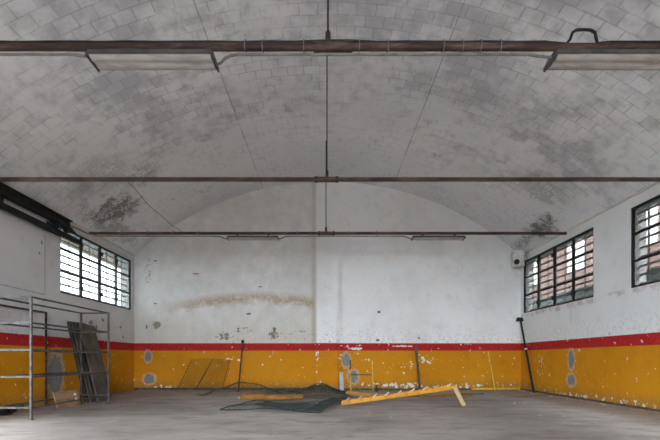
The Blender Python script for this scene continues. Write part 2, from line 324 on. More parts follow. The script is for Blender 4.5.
def structure(o, label=None, cat=None):
    o['kind'] = 'structure'
    if label: o['label'] = label; o['category'] = cat
    return o

# ------------------------------------------------------------------ the hall
TH = 0.4
def wall(name, plane, axis, out, u0, u1, z0, z1, holes, mat):
    """a wall with openings: axis 'y' = side wall in the plane x, axis 'x' = end wall in the plane y"""
    us = sorted({u0, u1, *[h[k] for h in holes for k in (0, 1)]}); zs = sorted({z0, z1, *[h[k] for h in holes for k in (2, 3)]})
    def pt(u, z, k): return (plane + k * out, u, z) if axis == 'y' else (u, plane + k * out, z)
    def solid(i, j):
        if not (0 <= i < len(us) - 1 and 0 <= j < len(zs) - 1): return False
        a, b = (us[i] + us[i + 1]) / 2, (zs[j] + zs[j + 1]) / 2
        return not any(h[0] < a < h[1] and h[2] < b < h[3] for h in holes)
    mb = MB()
    for i in range(len(us) - 1):
        for j in range(len(zs) - 1):
            if not solid(i, j): continue
            a, b, c, d = us[i], us[i + 1], zs[j], zs[j + 1]
            for k in (0, TH): mb.quad(pt(a, c, k), pt(b, c, k), pt(b, d, k), pt(a, d, k))
            for (di, dj, p, q) in ((-1, 0, (a, c), (a, d)), (1, 0, (b, c), (b, d)), (0, -1, (a, c), (b, c)), (0, 1, (a, d), (b, d))):
                if not solid(i + di, j + dj): mb.quad(pt(*p, 0), pt(*q, 0), pt(*q, TH), pt(*p, TH))
    bmesh.ops.remove_doubles(mb.b, verts=mb.b.verts, dist=1e-4)
    return structure(mb.build(name, mat))

LW = [(11.77, 16.05, 3.06, 4.95), (4.9, 9.15, 3.06, 4.95)]  # second opening is out of view, added to light the hall
RW = [(11.87, 16.10, 2.95, 4.94), (6.18, 10.43, 2.95, 4.94), (0.5, 4.75, 2.95, 4.94)]
LDOOR = (5.6, 6.9, 0.0, 2.5)
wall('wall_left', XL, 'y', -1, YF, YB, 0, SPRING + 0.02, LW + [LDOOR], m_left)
wall('wall_right', XR, 'y', 1, YF, YB, 0, SPRING + 0.02, RW, m_right)
wall('wall_back', YB, 'x', 1, XL - TH, XR + TH, 0, APEX + 0.3, [], m_back)
wall('wall_front', YF, 'x', -1, XL - TH, XR + TH, 0, APEX + 0.3, [(-2.6, 2.6, 0.0, 4.2)], m_right)
structure(MB().box((0, (YB + YF) / 2, -0.1), (XR - XL + 2 * TH, YB - YF + 2 * TH, 0.2)).build('floor', m_floor))
# shallow pier in the middle of the back wall
mb = MB(); xa, xb, yy = -0.40, 0.46, YB - 0.20
mb.quad((xa, yy, 0), (xb, yy, 0), (xb, yy, APEX - 0.01), (xa, yy, APEX - 0.01)); mb.quad((xa, yy, 0), (xa, YB, 0), (xa, YB, APEX), (xa, yy, APEX - 0.01)); mb.quad((xb, yy, 0), (xb, YB, 0), (xb, YB, APEX), (xb, yy, APEX - 0.01))
structure(mb.build('pillar_back', m_back))
# vault
def vault():
    b = bmesh.new(); uvl = b.loops.layers.uv.new('UVMap')
    na, ny = 96, 24; th0 = math.asin(HALF / RAD); g = []
    for i in range(na + 1):
        th = -th0 + 2 * th0 * i / na
        g.append([(b.verts.new((XM + RAD * math.sin(th), YF + (YB - YF) * j / ny, APEX - RAD + RAD * math.cos(th))), RAD * th, YF + (YB - YF) * j / ny) for j in range(ny + 1)])
    for i in range(na):
        for j in range(ny):
            q = [g[i][j], g[i][j + 1], g[i + 1][j + 1], g[i + 1][j]]
            f = b.faces.new([x[0] for x in q]); f.smooth = True
            for l, x in zip(f.loops, q): l[uvl].uv = (x[1], x[2])
    # outer skin, so that the vault has its thickness
    ou = [[b.verts.new((XM + (RAD + 0.3) * math.sin(-th0 + 2 * th0 * i / na) * 1.02, (YF - TH if j == 0 else YB + TH), APEX - RAD + (RAD + 0.3) * math.cos(-th0 + 2 * th0 * i / na))) for j in (0, 1)] for i in range(na + 1)]
    for i in range(na): b.faces.new((ou[i][0], ou[i + 1][0], ou[i + 1][1], ou[i][1]))
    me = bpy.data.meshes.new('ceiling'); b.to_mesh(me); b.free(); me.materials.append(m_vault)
    o = bpy.data.objects.new('ceiling', me); COL.objects.link(o); structure(o)
vault()
# eave slab strip outside closes the gap between side walls and outer skin
structure(MB().box((XL - 0.2, (YB + YF) / 2, SPRING + 0.16), (0.5, YB - YF + 0.8, 0.3)).build('trim_1', m_cream))
structure(MB().box((XR + 0.2, (YB + YF) / 2, SPRING + 0.16), (0.5, YB - YF + 0.8, 0.3)).build('trim_2', m_cream))
# dirty skirting
structure(MB().box(((XL - 0.40) / 2 - 0.0, YB - 0.012, 0.045), (-0.40 - XL, 0.02, 0.09)).build('baseboard_back', m_dark))
structure(MB().box(((XR + 0.46) / 2, YB - 0.012, 0.03), (XR - 0.46, 0.02, 0.06)).build('baseboard_back', m_dark))
structure(MB().box((XR - 0.012, 10.6, 0.03), (0.02, 11.2, 0.06)).build('baseboard_right', m_dark))

# windows
def window(idx, plane, out, y0, y1, z0, z1, hinges=True, axis='y', pane=None):
    nc, nr = 4, 3; cw, rh = (y1 - y0) / nc, (z1 - z0) / nr
    if axis == 'x': nc = 2; cw = (y1 - y0) / nc
    def P(u, k, z): return (plane + k * out, u, z) if axis == 'y' else (u, plane + k * out, z)
    def bx(m, u, k, z, su, sk, sz): m.box(P(u, k, z), (sk, su, sz) if axis == 'y' else (su, sk, sz))
    f = MB(); w = 0.045
    for u in (y0 + w / 2, y1 - w / 2): bx(f, u, 0.05, (z0 + z1) / 2, w, 0.06, z1 - z0)
    for z in (z0 + w / 2, z1 - w / 2): bx(f, (y0 + y1) / 2, 0.05, z, y1 - y0 - 2 * w, 0.06, w)
    for i in range(1, nc): bx(f, y0 + i * cw, 0.05, (z0 + z1) / 2, 0.055, 0.06, z1 - z0 - 2 * w)
    root = structure(f.build('window_%d' % idx, m_frame))
    for i in range(nc):
        m = MB()
        for j in range(1, nr): bx(m, y0 + (i + .5) * cw, 0.05, z0 + j * rh, cw - 0.055, 0.05, 0.042)
        m.build('glazing_bar', m_frame, root)
        g = MB()
        for j in range(nr): bx(g, y0 + (i + .5) * cw, 0.055, z0 + (j + .5) * rh, cw - 0.05, 0.004, rh - 0.045)
        g.build('window_pane', (m_clear if y0 == 6.18 and i < 3 else pane) or m_glass, root)  # out-of-view columns made clear to bring in extra light
    if hinges:
        for i in range(1, nc):
            for z in (z0 + 0.28, z1 - 0.28): 
                h = MB(); bx(h, y0 + i * cw + (0.05 if i == 2 else -0.02), 0.005, z, 0.07, 0.04, 0.13); h.build('hinge', m_frame, root)
    g = MB(); nh = 9
    for k in range(nh): bx(g, (y0 + y1) / 2, 0.24, z0 + (k + 0.5) * (z1 - z0) / nh, y1 - y0, 0.02, 0.05)
    for k in range(nc * 2): bx(g, y0 + (k + 0.5) * cw / 2 , 0.255, (z0 + z1) / 2, 0.05, 0.012, z1 - z0)
    g.build('security_grille', m_grille, root)
    s = MB(); bx(s, (y0 + y1) / 2, 0.24, z0 - 0.0 + 0.01, y1 - y0, 0.30, 0.02); s.build('window_sill', m_cream, root)
    return root
n = 0
for (a, b, c, d) in LW: n += 1; window(n, XL, -1, a, b, c, d, pane=m_glass if a > 11 else m_clear)
for (a, b, c, d) in RW: n += 1; window(n, XR, 1, a, b, c, d, pane=m_glass if a > 6 else m_clear)

# ------------------------------------------------------------------ tie rods, hangers, conduits
ZR = 5.15
DR = (5.32, 9.24, 13.2)
def tie_rod(d, label):
    t = thing('tie_rod', (XM, d, ZR), label, 'tie rod', 'iron tie rods across the vault')
    c = at(326.5 if d > 8 else 333, CY, d).x; hw, r = (0.23, 0.058) if d < 8 else (0.25, 0.058)
    MB().tube([(XL + 0.01, d, ZR), (c - hw + 0.02, d, ZR)], 0.046, 12).build('rod', m_rod, t, True)
    MB().tube([(c + hw - 0.02, d, ZR), (XR - 0.01, d, ZR)], 0.046, 12).build('rod', m_rod, t, True)
    sl = MB().tube([(c - hw, d, ZR), (c + hw, d, ZR)], r, 14).build('turnbuckle', m_rod, t, True)
    for s in (-1, 1): MB().tube([(c + s * (hw - 0.05), d, ZR), (c + s * (hw + 0.015), d, ZR)], r + 0.008, 14).build('nut', m_sleeve, sl, True)
tie_rod(DR[0], 'brown iron tie rod nearest the camera, with two long lamps close under it')
tie_rod(DR[1], 'bare brown iron tie rod spanning the middle of the vault, no lamps on it')
tie_rod(DR[2], 'brown iron tie rod before the back wall, with two small lamps under it')
for d, px, lab in ((DR[0], 328, 'black vertical hanger rod holding up the tie rod nearest the camera'), (DR[1], 327, 'black vertical hanger rod dropping to the middle tie rod'),
                   (DR[2], 326, 'black vertical hanger rod dropping to the tie rod before the back wall')):
    x = at(px, 0, d).x
    t = thing('hanger_rod', (x, d, ZR + 0.06), lab, 'hanger rod', 'hanger rods from the vault')
    MB().tube([(x, d, ZR + 0.10), (x, d, vault_z(x) - 0.01)], 0.013, 8).build('rod', m_thin, t, True)
    MB().tube([(x, d, ZR + 0.06), (x, d, ZR + 0.18), (x, d, ZR + 0.21)], [0.034, 0.034, 0.018], 10).build('end_nut', m_thin, t, True)

def conduit(name, pts, r, clips, label, group='grey conduits along the tie rods', clip_r=0.07):
    t = thing(name, pts[0], label, 'conduit', group)
    MB().tube(pts, r, 8).build('pipe', m_pipe, t, True)
    for (x, y, z) in clips:
        ring = [(x, y + clip_r * math.sin(a), z + 0.03 + (clip_r + 0.01) * math.cos(a)) for a in [2 * math.pi * k / 14 for k in range(15)]]
        MB().tube(ring, 0.006, 6).build('clip', m_pipe, t, True)
d = DR[0]; zc = ZR - 0.092
conduit('conduit_pipe', [(XL + 0.03, d, zc), (-3.25, d, zc), (-3.08, d, zc - 0.02), (-2.96, d, zc - 0.03)], 0.017, [(-4.45, d, ZR - 0.03), (-6.2, d, ZR - 0.03)],
        'grey conduit pipe under the nearest tie rod, from the left wall to its long lamp')
conduit('conduit_pipe', [(-1.385, d + .1, zc - .05), (-1.34, d + .05, zc - 0.07), (-1.28, d, zc - .05), (-1.20, d, zc - 0.012), (-1.10, d, zc), (2.55, d, zc), (2.68, d, zc - 0.02), (2.80, d, zc - 0.035), (2.87, d, zc - 0.035)], 0.017,
        [(x, d, ZR - 0.03) for x in (-1.02, -0.80, -0.28, 0.42, 0.78, 1.48, 1.72, 1.95, 2.2)], 'grey conduit pipe under the nearest tie rod, linking its two long lamps')
d = DR[2]
conduit('conduit_pipe', [(XL + 0.05, 11.75, 5.04), (XL + 0.05, 12.7, 5.08), (XL + 0.08, d - 0.25, ZR - 0.08), (XL + 0.3, d - 0.02, ZR - 0.09), (-3.55, d, ZR - 0.09), (-3.35, d, ZR - 0.10), (-3.16, d, ZR - 0.17), (-3.09, d, ZR - 0.17)], 0.02,
        [(x, d, ZR - 0.02) for x in (-5.6, -4.8, -4.0, -6.4)], 'grey conduit pipe running along the left wall and far tie rod to a lamp')
conduit('conduit_pipe', [(-1.50, d, ZR - 0.17), (-1.42, d, ZR - 0.17), (-1.28, d, ZR - 0.10), (-1.1, d, ZR - 0.09), (2.35, d, ZR - 0.09), (2.5, d, ZR - 0.10), (2.66, d, ZR - 0.17), (2.72, d, ZR - 0.17)], 0.02,
        [(x, d, ZR - 0.02) for x in (-0.9, -0.5, 0.7, 1.6)], 'grey conduit pipe under the far tie rod linking the two small lamps')
# loop of black cable over the nearest rod
d = DR[0]
pts = [at(566, 42.5, d - .02), at(570, 38, d - .02), at(572.5, 31, d - .02), at(576, 28.5, d - .02), at(584, 28, d - .02), at(591, 28.5, d - .02), at(595, 31, d - .02), at(596.5, 38, d - .02), at(597.5, 42, d - .02)]
pts = [Vector((XL + .04, d, ZR + .062))] + [Vector((x, d - .005 * math.sin(7 * x), ZR + .063 + (.014 if abs(x - .09) < .3 else 0))) for x in [XL + .4 + .35 * k for k in range(29)]] + [p + Vector((0, 0.0, -0.02)) for p in pts] + [Vector((x, d, ZR + .063)) for x in (3.6, 4.2, 5.0, 6.0, 7.0, XR - .03)]
tag(MB().tube(pts, 0.018, 8).build('cable_loop', m_black, None, True), 'black cable run along the top of the nearest tie rod, with one raised loop', 'cable')
# slack wire between the middle and the far rod
a, b = Vector((-4.36, DR[1], ZR - 0.055)), Vector((-4.53, DR[2], ZR + 0.055))
tag(MB().tube([a + (b - a) * k / 16 + Vector((0.02 * math.sin(k * .9), 0, -0.10 * math.sin(math.pi * k / 16))) for k in range(17)], 0.007, 6).build('slack_wire', m_thin, None, True), 'thin dark wire slung from the middle tie rod back to the far one', 'wire')

# lamps
def lamp(x0, x1, d, label):
    zt, zb = ZR - 0.075, ZR - 0.19; w = 0.30; xc = (x0 + x1) / 2; yc = d + 0.04
    t = thing('fluorescent_lamp', (xc, yc, zb), label, 'lamp', 'unlit fluorescent lamps on the tie rods')
    m = MB(); L = x1 - x0
    # tray: narrow on top, wide below
    prof = [(-0.07, zt), (0.07, zt), (w / 2, zb + 0.085), (w / 2, zb + 0.03), (-w / 2, zb + 0.03), (-w / 2, zb + 0.085)]
    r = [[m.b.verts.new((x, yc + p[0], p[1])) for p in prof] for x in (x0, x1)]
    for k in range(6): m.b.faces.new((r[0][k], r[0][(k + 1) % 6], r[1][(k + 1) % 6], r[1][k]))
    m.b.faces.new(r[0]); m.b.faces.new(r[1][::-1])
    m.build('housing', m_lamp, t)
    m = MB(); n = 16
    prof = [(-w / 2 + 0.012, zb + 0.03)] + [(-w / 2 + 0.02 + (w - 0.04) * k / n, zb + 0.022 - 0.02 * abs(math.sin(2 * math.pi * k / n))) for k in range(n + 1)] + [(w / 2 - 0.012, zb + 0.03)]
    r = [[m.b.verts.new((x, yc + p[0], p[1])) for p in prof] for x in (x0 + 0.02, x1 - 0.02)]
    k2 = len(prof)
    for k in range(k2): m.b.faces.new((r[0][k], r[0][(k + 1) % k2], r[1][(k + 1) % k2], r[1][k]))
    m.b.faces.new(r[0]); m.b.faces.new(r[1][::-1])
    m.build('diffuser', m_diff, t)
    for x in (x0 - 0.008, x1 + 0.008): MB().box((x, yc, zb + 0.03), (0.018, w + 0.01, 0.06), None, 0.004).build('end_cap', m_lamp, t)
    for x in (x0 + 0.3, x1 - 0.3): MB().box((x, yc - 0.04, zt + 0.015), (0.05, 0.05, 0.035)).build('bracket', m_thin, t)
lamp(-2.97, -1.42, DR[0], 'long unlit lamp under the nearest tie rod, the one whose both ends show')
lamp(2.87, 4.42, DR[0], 'long unlit lamp under the nearest tie rod, next to the black cable loop')
lamp(-3.08, -1.51, DR[2], 'small distant lamp over the brown water stain, a bent conduit at each end')
lamp(2.73, 4.34, DR[2], 'small distant lamp under the far tie rod, before the cleaner half of the wall')

# ------------------------------------------------------------------ sliding door track on the left wall
t = thing('sliding_door_track', (-7.2, 9.0, 4.5), 'black steel sliding door track of two beams high on the left wall', 'door track')
m = MB()
for z, h, w in ((4.96, 0.03, 0.16), (5.06, 0.03, 0.18), (4.86, 0.03, 0.18)): m.box((-7.2, 7.4, z), (w if z != 4.96 else 0.03, 8.8, h if z != 4.96 else 0.2))
m.build('upper_beam', m_beam, t)
m = MB(); m.box((-7.16, 7.6, 4.60), (0.03, 9.3, 0.13)); m.box((-7.20, 7.6, 4.655), (0.10, 9.3, 0.025)); m.box((-7.20, 7.6, 4.545), (0.10, 9.3, 0.025)); m.build('lower_rail', m_beam, t)
for y in (9.3, 11.2, 6.0): MB().box((-7.30, y, 4.74), (0.26, 0.09, 0.26)).build('bracket', m_beam, t)
MB().bar((-7.22, 10.9, 4.74), (-7.22, 11.35, 4.76), 0.06, 0.05).build('carriage', m_beam, t)
for y in (11.65,): MB().tube([(-7.25, y, 4.76), (-7.15, y, 4.76)], 0.07, 14).build('wheel', m_beam, t, True)
MB().bar((-7.2, 11.75, 4.90), (-7.2, 12.05, 4.80), 0.06, 0.05).build('end_stop', m_beam, t)

# ------------------------------------------------------------------ steel rack
X0, X1, Y0, Y1 = -5.80, -6.53, 8.26, 11.2
LV = (0.24, 0.85, 1.38, 1.91, 2.42)
t = thing('steel_rack', (-6.27, 9.85, 0), 'empty steel tube rack with bare rungs, standing by the left wall', 'rack')
for x in (X0, X1):
    for y in (Y0, Y1):
        p = MB().bar((x, y, 0.01), (x, y, 2.445), 0.042, 0.042, (0, 1, 0), 0.004).build('post', m_rack, t)
        MB().box((x, y, 0.006), (0.08, 0.08, 0.012)).build('foot', m_rack, p)
for z in LV:
    for x in (X0, X1): MB().bar((x, Y0 + .025, z), (x, Y1 - .025, z), 0.03, 0.036).build('rail', m_rack, t)
    for y in (Y0, Y1): MB().bar((X0 - .025, y, z), (X1 + .025, y, z), 0.03, 0.040).build('rung', m_rack, t)
# spare side frame against the wall
t = thing('scaffold_section', (-7.3, 10.0, 0), 'loose steel side frame propped upright against the left wall behind the rack', 'frame')
for y in (9.2, 10.95): MB().bar((-7.3, y, 0), (-7.3, y, 2.43), 0.04, 0.04, (0, 1, 0)).build('post', m_sleeve, t)
MB().bar((-7.3, 9.22, 2.41), (-7.3, 10.93, 2.41), 0.04, 0.04).build('top_rail', m_sleeve, t)
# boards leaning by the rack's far end
def board(xb, xt, zt, y0, y1, th, mat, label, shift=0.0, cut=0.0):
    """leaning board: foot edge at xb, top edge at xt/zt, from y0 to y1"""
    m = MB(); n = Vector((zt, 0, xb - xt)).normalized() * th
    a = [Vector((xb, y0, 0)), Vector((xb, y1, 0)), Vector((xt, y1 + shift, zt - cut)), Vector((xt, y0 + shift, zt))]
    lift = Vector((0, 0, 0.0)); f = [m.b.verts.new(p) for p in a]; g = [m.b.verts.new(p - n) for p in a]
    dz = min(v.co.z for v in f + g)
    for v in f + g: v.co.z -= dz
    m.b.faces.new(f); m.b.faces.new(g[::-1])
    for k in range(4): m.b.faces.new((f[k], g[k], g[(k + 1) % 4], f[(k + 1) % 4]))
    bmesh.ops.bevel(m.b, geom=list(m.b.edges), offset=0.006, segments=1, affect='EDGES')
    tag(m.build('board', mat), label, 'board', 'boards leaning by the left wall')
board(-6.32, -6.84, 2.20, 11.66, 12.42, 0.045, m_wood, 'wide grey weathered board at the front of the stack leaning beyond the rack', 0.0, 0.03)
board(-6.42, -6.93, 2.22, 11.62, 12.10, 0.035, m_wood2, 'dark narrow board directly behind the wide grey leaning board', 0.02)
board(-6.50, -7.01, 2.22, 11.60, 12.15, 0.035, m_wood, 'third board back in the leaning stack, between two darker ones', 0.0)
board(-6.58, -7.09, 2.24, 11.58, 12.0, 0.035, m_wood2, 'dark board fourth from the front of the leaning stack', 0.01)
board(-6.68, -7.17, 2.24, 11.66, 12.2, 0.04, m_wood2, 'hindmost board of the leaning stack, touching the wall side', 0.0)
# plank panel under the rack
t = thing('plank_panel', (-6.38, 10.45, 0), 'low brown panel of two planks leaning under the rack', 'panel')
for k, (za, zb) in enumerate(((0.0, 0.20), (0.208, 0.41))):
    m = MB(); q = lambda z: -6.36 - 0.11 * z / 0.41
    m.bar((q((za + zb) / 2), 9.95, (za + zb) / 2 + .003), (q((za + zb) / 2), 10.9, (za + zb) / 2 + .003), 0.03, zb - za, (-0.26, 0, 1), 0.004)
    m.build('plank', m_crate, t)
for y in (10.1, 10.75): MB().bar((-6.395, y, 0.02), (-6.495, y, 0.39), 0.06, 0.02, (1, 0, 0)).build('batten', m_crate, t)
for z in (0.19, 0.30): 
    o = MB().bar((-6.341 - 0.27 * z, 10.7, z), (-6.341 - 0.27 * z, 10.79, z), 0.004, 0.06, (-0.26, 0, 1)).build('patch', m_white, t); o['label'] = 'small white square mark'
# black sheet on the floor behind the rack
m = MB()
for k in range(3): 
    pts = [(-7.25 + 0.62 * math.sin(i * .5 + k) * .25 + .25, 8.7 + i * .11, 0.03 + 0.035 * k + 0.02 * math.sin(i * 1.3 + k)) for i in range(10)]
    m.tube(pts, [0.03 + 0.02 * math.sin(i * .7) ** 2 for i in range(10)], 6)
tag(m.build('hose_bundle', m_black, None, True), 'crumpled black hose bundle on the floor between rack and left wall', 'hose')

# ------------------------------------------------------------------ along the back wall
def grid_sheet(m, fn, nu, nv, r, su=24, sv=24, sides=4):
    for i in range(nu + 1): m.tube([fn(i / nu, k / sv) for k in range(sv + 1)], r, sides, False)
    for j in range(nv + 1): m.tube([fn(k / su, j / nv) for k in range(su + 1)], r, sides, False)
def leaning_mesh(pts, label, nu, nv):
    a, b, c, d2 = [Vector(p) for p in pts]     # foot left, foot right, top right, top left
    t = thing('wire_mesh_sheet', (a + b) / 2, label, 'wire mesh', 'wire mesh sheets leaning on the back wall')
    fn = lambda u, v: a.lerp(b, u).lerp(d2.lerp(c, u), v) + Vector((0, -0.10 * math.sin(math.pi * u) * math.sin(math.pi * v), 0.01))
    m = MB(); grid_sheet(m, fn, nu, nv, 0.0038, 10, 10); m.build('wire_grid', m_mesh, t)
    m = MB()
    for u in (0, 1): m.tube([fn(u, k / 10) for k in range(11)], 0.010, 5)
    m.build('edge_wire', m_net, t)
leaning_mesh([at(177, 390, 15.6), at(195, 390, 15.55), at(213, 359, 16.12), at(192, 359, 16.15)], 'leaning wire mesh sheet farther from the iron pole, low on the mustard wall', 11, 15)
leaning_mesh([at(196, 390, 15.45), at(222, 389, 15.6), at(230, 360, 16.1), at(213, 359, 16.12)], 'leaning wire mesh sheet nearer the iron pole, slanting up the mustard wall', 13, 16)

def pole(name, a, b, r, mat, label, cat='pole', n=10):
    return tag(MB().tube([a, b], r, n).build(name, mat, None, True), label, cat)
t = thing('iron_pole', (-3.2, 15.3, 0), 'thin dark iron pole leaning on the back wall over the netting', 'pole')
MB().tube([(-3.20, 15.3, 0.0), (-3.215, 16.20, 1.86)], 0.029, 10).build('shaft', m_pole, t, True)
MB().tube([(-3.215, 16.18, 1.83), (-3.216, 16.215, 1.92)], 0.055, 10).build('cap', m_thin, t, True)
pole('wooden_post', (3.53, 15.75, 0.0), (3.47, 16.2, 1.66), 0.048, m_pole2, 'stout grey-brown post leaning on the back wall behind the raised ladder', 'post')
tag(MB().bar((0.60, 15.92, 0.01), (0.58, 16.12, 0.70), 0.15, 0.025, (0, -1, 0.2)).build('grey_plank', m_greyb), 'short pale grey plank upright against the pier', 'plank')
# mustard H frame
t = thing('trestle_frame', (1.35, 15.95, 0), 'thin mustard metal H frame leaning on the back wall', 'frame')
xa, xb = 0.94, 1.78
for x in (xa, xb): 
    p = MB().tube([(x, 15.85, 0.0), (x, 16.17, 0.80 if x == xa else 1.14)], 0.026, 8).build('upright', m_yellight, t, True)
    if x == xa: MB().tube([(x, 16.165, 0.79), (x, 16.235, 1.15)], 0.026, 8).build('sleeve', m_pole, p, True)
MB().tube([(xa, 16.02, 0.60), (xb, 16.02, 0.60)], 0.02, 8).build('crossbar', m_pole2, t, True)
# small dark bottle
t = thing('dark_bottle', (1.86, 15.5, 0), 'small dark bottle on the floor by the foot of the H frame', 'bottle')
MB().tube([(1.86, 15.5, 0.0), (1.86, 15.5, 0.14), (1.86, 15.5, 0.17), (1.86, 15.5, 0.23)], [0.05, 0.05, 0.022, 0.02], 10).build('bottle_body', m_thin, t, True)
MB().tube([(1.86, 15.5, 0.225), (1.86, 15.5, 0.25)], 0.024, 10).build('cap', m_black, t, True)
# poles lying by the right half of the back wall
pole('lying_pole', (5.6, 16.15, 0.046), (7.45, 16.15, 0.06), 0.045, m_yellight, 'mustard pole lying on the floor along the back wall near the corner broom')
pole('thin_stick', (6.42, 15.95, 0.0), (6.27, 16.26, 1.50), 0.024, m_yellight, 'thin mustard stick leaning on the back wall near the corner broom', 'stick', 6)
pole('lying_rod', at(455, 394.5, 14.0) * 1 + Vector((0, 0, 0)), at(484, 394.0, 14.2), 0.028, m_pole, 'dark rod lying on the floor beyond the raised end of the ladder', 'rod')
pole('lying_batten', (2.25, 13.15, 0.03), (4.7, 13.5, 0.03), 0.03, m_yelold, 'long yellow batten lying on the floor under and behind the raised ladder', 'batten')
# corner broom
t = thing('push_broom', (7.38, 15.0, 0), 'black long-handled broom propped head up in the corner by the window', 'broom')
ba, bb = Vector((7.40, 14.95, 0.0)), Vector((7.41, 15.98, 2.62))
MB().tube([ba, ba.lerp(bb, 0.60)], 0.042, 10).build('handle', m_black, t, True)
MB().tube([ba.lerp(bb, 0.60), bb], 0.036, 10).build('handle', m_beam, t, True)
o = MB().tube([ba.lerp(bb, 0.588), ba.lerp(bb, 0.605)], 0.048, 10).build('joint', m_white, t, True); o['label'] = 'white joint ring on the handle'
m = MB(); m.box(bb + Vector((-0.03, 0.02, 0.06)), (0.26, 0.13, 0.10), None, 0.035); m.build('head', m_black, t, True)
m = MB(); m.box(bb + Vector((-0.03, 0.02, 0.13)), (0.22, 0.10, 0.06), None, 0.015, 0.85); m.build('bristles', m_beam, t)
# white box with a round opening high in the corner
t = thing('wall_siren', (7.2, 15.75, 4.6), 'white box with a round black opening, high in the back corner over the window', 'siren')
R = Matrix.Rotation(math.radians(-12), 3, 'Z')
c0 = Vector((7.20, 15.75, 4.94))
MB().box(c0, (0.40, 0.42, 0.62), R, 0.06).build('casing', m_plast, t)
f = R @ Vector((-0.09, -0.21, -0.14)); fd = R @ Vector((0, -1, 0))
MB().tube([c0 + f, c0 + f + fd * 0.03], 0.10, 16).build('opening', m_black, t, True)
MB().box((7.46, 15.78, 4.98), (0.18, 0.12, 0.12)).build('bracket', m_plast, t)

# ------------------------------------------------------------------ ladders and netting on the floor
def stepladder():
    t = thing('stepladder', (1.8, 10.9, 0), 'yellow wooden stepladder lying tilted up on its tan rear leg, worn pale treads', 'ladder')
    A, B = at(341.5, 403.3, 10.7), at(454.5, 387.3, 10.6)      # near stile, foot to head
    A.z = max(A.z, 0.07)
    C, D = A + Vector((0.03, 0.48, -0.015)), B + Vector((0.12, 0.40, -0.015))
    MB().bar(A, B, 0.035, 0.105, (0, 0, 1), 0.006).build('stile', m_yel, t)
    MB().bar(C, D, 0.035, 0.10, (0, 0, 1), 0.006).build('stile', m_yel, t)
    dx = (B - A).normalized()
    for k, f in enumerate((0.055, 0.165, 0.30, 0.405, 0.515, 0.63, 0.74, 0.845, 0.955)):
        p, q = A.lerp(B, f) + Vector((0, -0.004, 0.076)), C.lerp(D, f) + Vector((0, -0.018, 0.072))
        ax = (q - p).normalized(); up = Vector((-0.62, 0, 0.78))
        tr = MB().bar(p - ax * 0.03, q + ax * 0.03, 0.13, 0.028, up, 0.004).build('tread', m_tread, t)
        e = dx * 0.05 + Vector((0, 0, 0.035))
    # rear leg, swung down
    h = B - dx * 0.02 + Vector((0.0, -0.03, 0.0)); f0 = at(464, 406.5, 10.55); f0.z = 0.012
    MB().bar(h + Vector((0, 0, 0.03)), f0 + Vector((0, 0, 0.01)), 0.05, 0.105, (1, 0, 0.4), 0.005).build('rear_leg', m_leg, t)
    h2 = D + Vector((-0.02, 0.03, 0)); f2 = f0 + Vector((0.12, 0.42, 0))
    MB().bar(h2, f2 + Vector((0, 0, 0.01)), 0.05, 0.09, (1, 0, 0.4), 0.005).build('rear_leg', m_leg, t)
    MB().tube([h + Vector((-.03, 0.0, 0.0)), h2 + Vector((-.03, 0, 0))], 0.014, 8).build('hinge_bar', m_sleeve, t, True)
    MB().bar(f0.lerp(h, 0.3), f2.lerp(h2, 0.3), 0.03, 0.04).build('brace', m_leg, t)
stepladder()
# loose yellow section just behind the ladder's foot
t = thing('ladder_section', (0.8, 11.6, 0), 'broken yellow ladder section lying behind the foot of the stepladder', 'ladder')
a, b = at(346, 392.5, 11.7), at(384, 397.5, 11.6)
MB().bar(a, b, 0.035, 0.07, (0, 0, 1), 0.005).build('stile', m_yelold, t)
MB().bar(a + Vector((.05, .38, -.02)), b + Vector((.05, .38, -.02)), 0.035, 0.085, (0, 0, 1), 0.005).build('stile', m_yel, t)
for k in range(3):
    p = a.lerp(b, .15 + .33 * k); MB().tube([p, p + Vector((.05, .38, -.02))], 0.018, 8).build('rung', m_tread, t, True)
# yellow ladder lying under the netting
t = thing('straight_ladder', (-1.2, 12.5, 0), 'mustard ladder lying flat on the floor, half under the green netting', 'ladder')
for y, h in ((12.32, 0.07), (12.78, 0.07)):
    s = MB().bar((-2.55, y, h), (-0.70, y + 0.08, h), 0.05, 0.12, (0, 0, 1), 0.01).build('stile', m_yelold, t)
    o = MB().tube([(-2.56, y, h), (-2.535, y, h)], 0.045, 10).build('end_cap', m_tread, s, True)
for k in range(6): MB().tube([(-2.35 + .3 * k, 12.34, 0.08), (-2.35 + .3 * k, 12.78, 0.08)], 0.017, 8).build('rung', m_yelold, t, True)
# netting
def bump(x, c, w, h):
    q = abs(x - c) / w
    return h * (0.5 + 0.5 * math.cos(math.pi * q)) if q < 1 else 0.0
m = MB()
A, B, C, D = Vector((-2.45, 9.7, 0)), Vector((-0.15, 9.2, 0)), Vector((0.55, 12.2, 0)), Vector((-1.75, 12.0, 0))
def wr(x, y): return 0.02 * math.sin(3.1 * x + 1.3 * y) + 0.015 * math.sin(5.3 * y - 2 * x) + 0.045
flat = lambda u, v: (lambda p: Vector((p.x, p.y, wr(p.x, p.y))))(A.lerp(B, u).lerp(D.lerp(C, u), v))
grid_sheet(m, flat, 18, 18, 0.0032, 16, 16, 3)
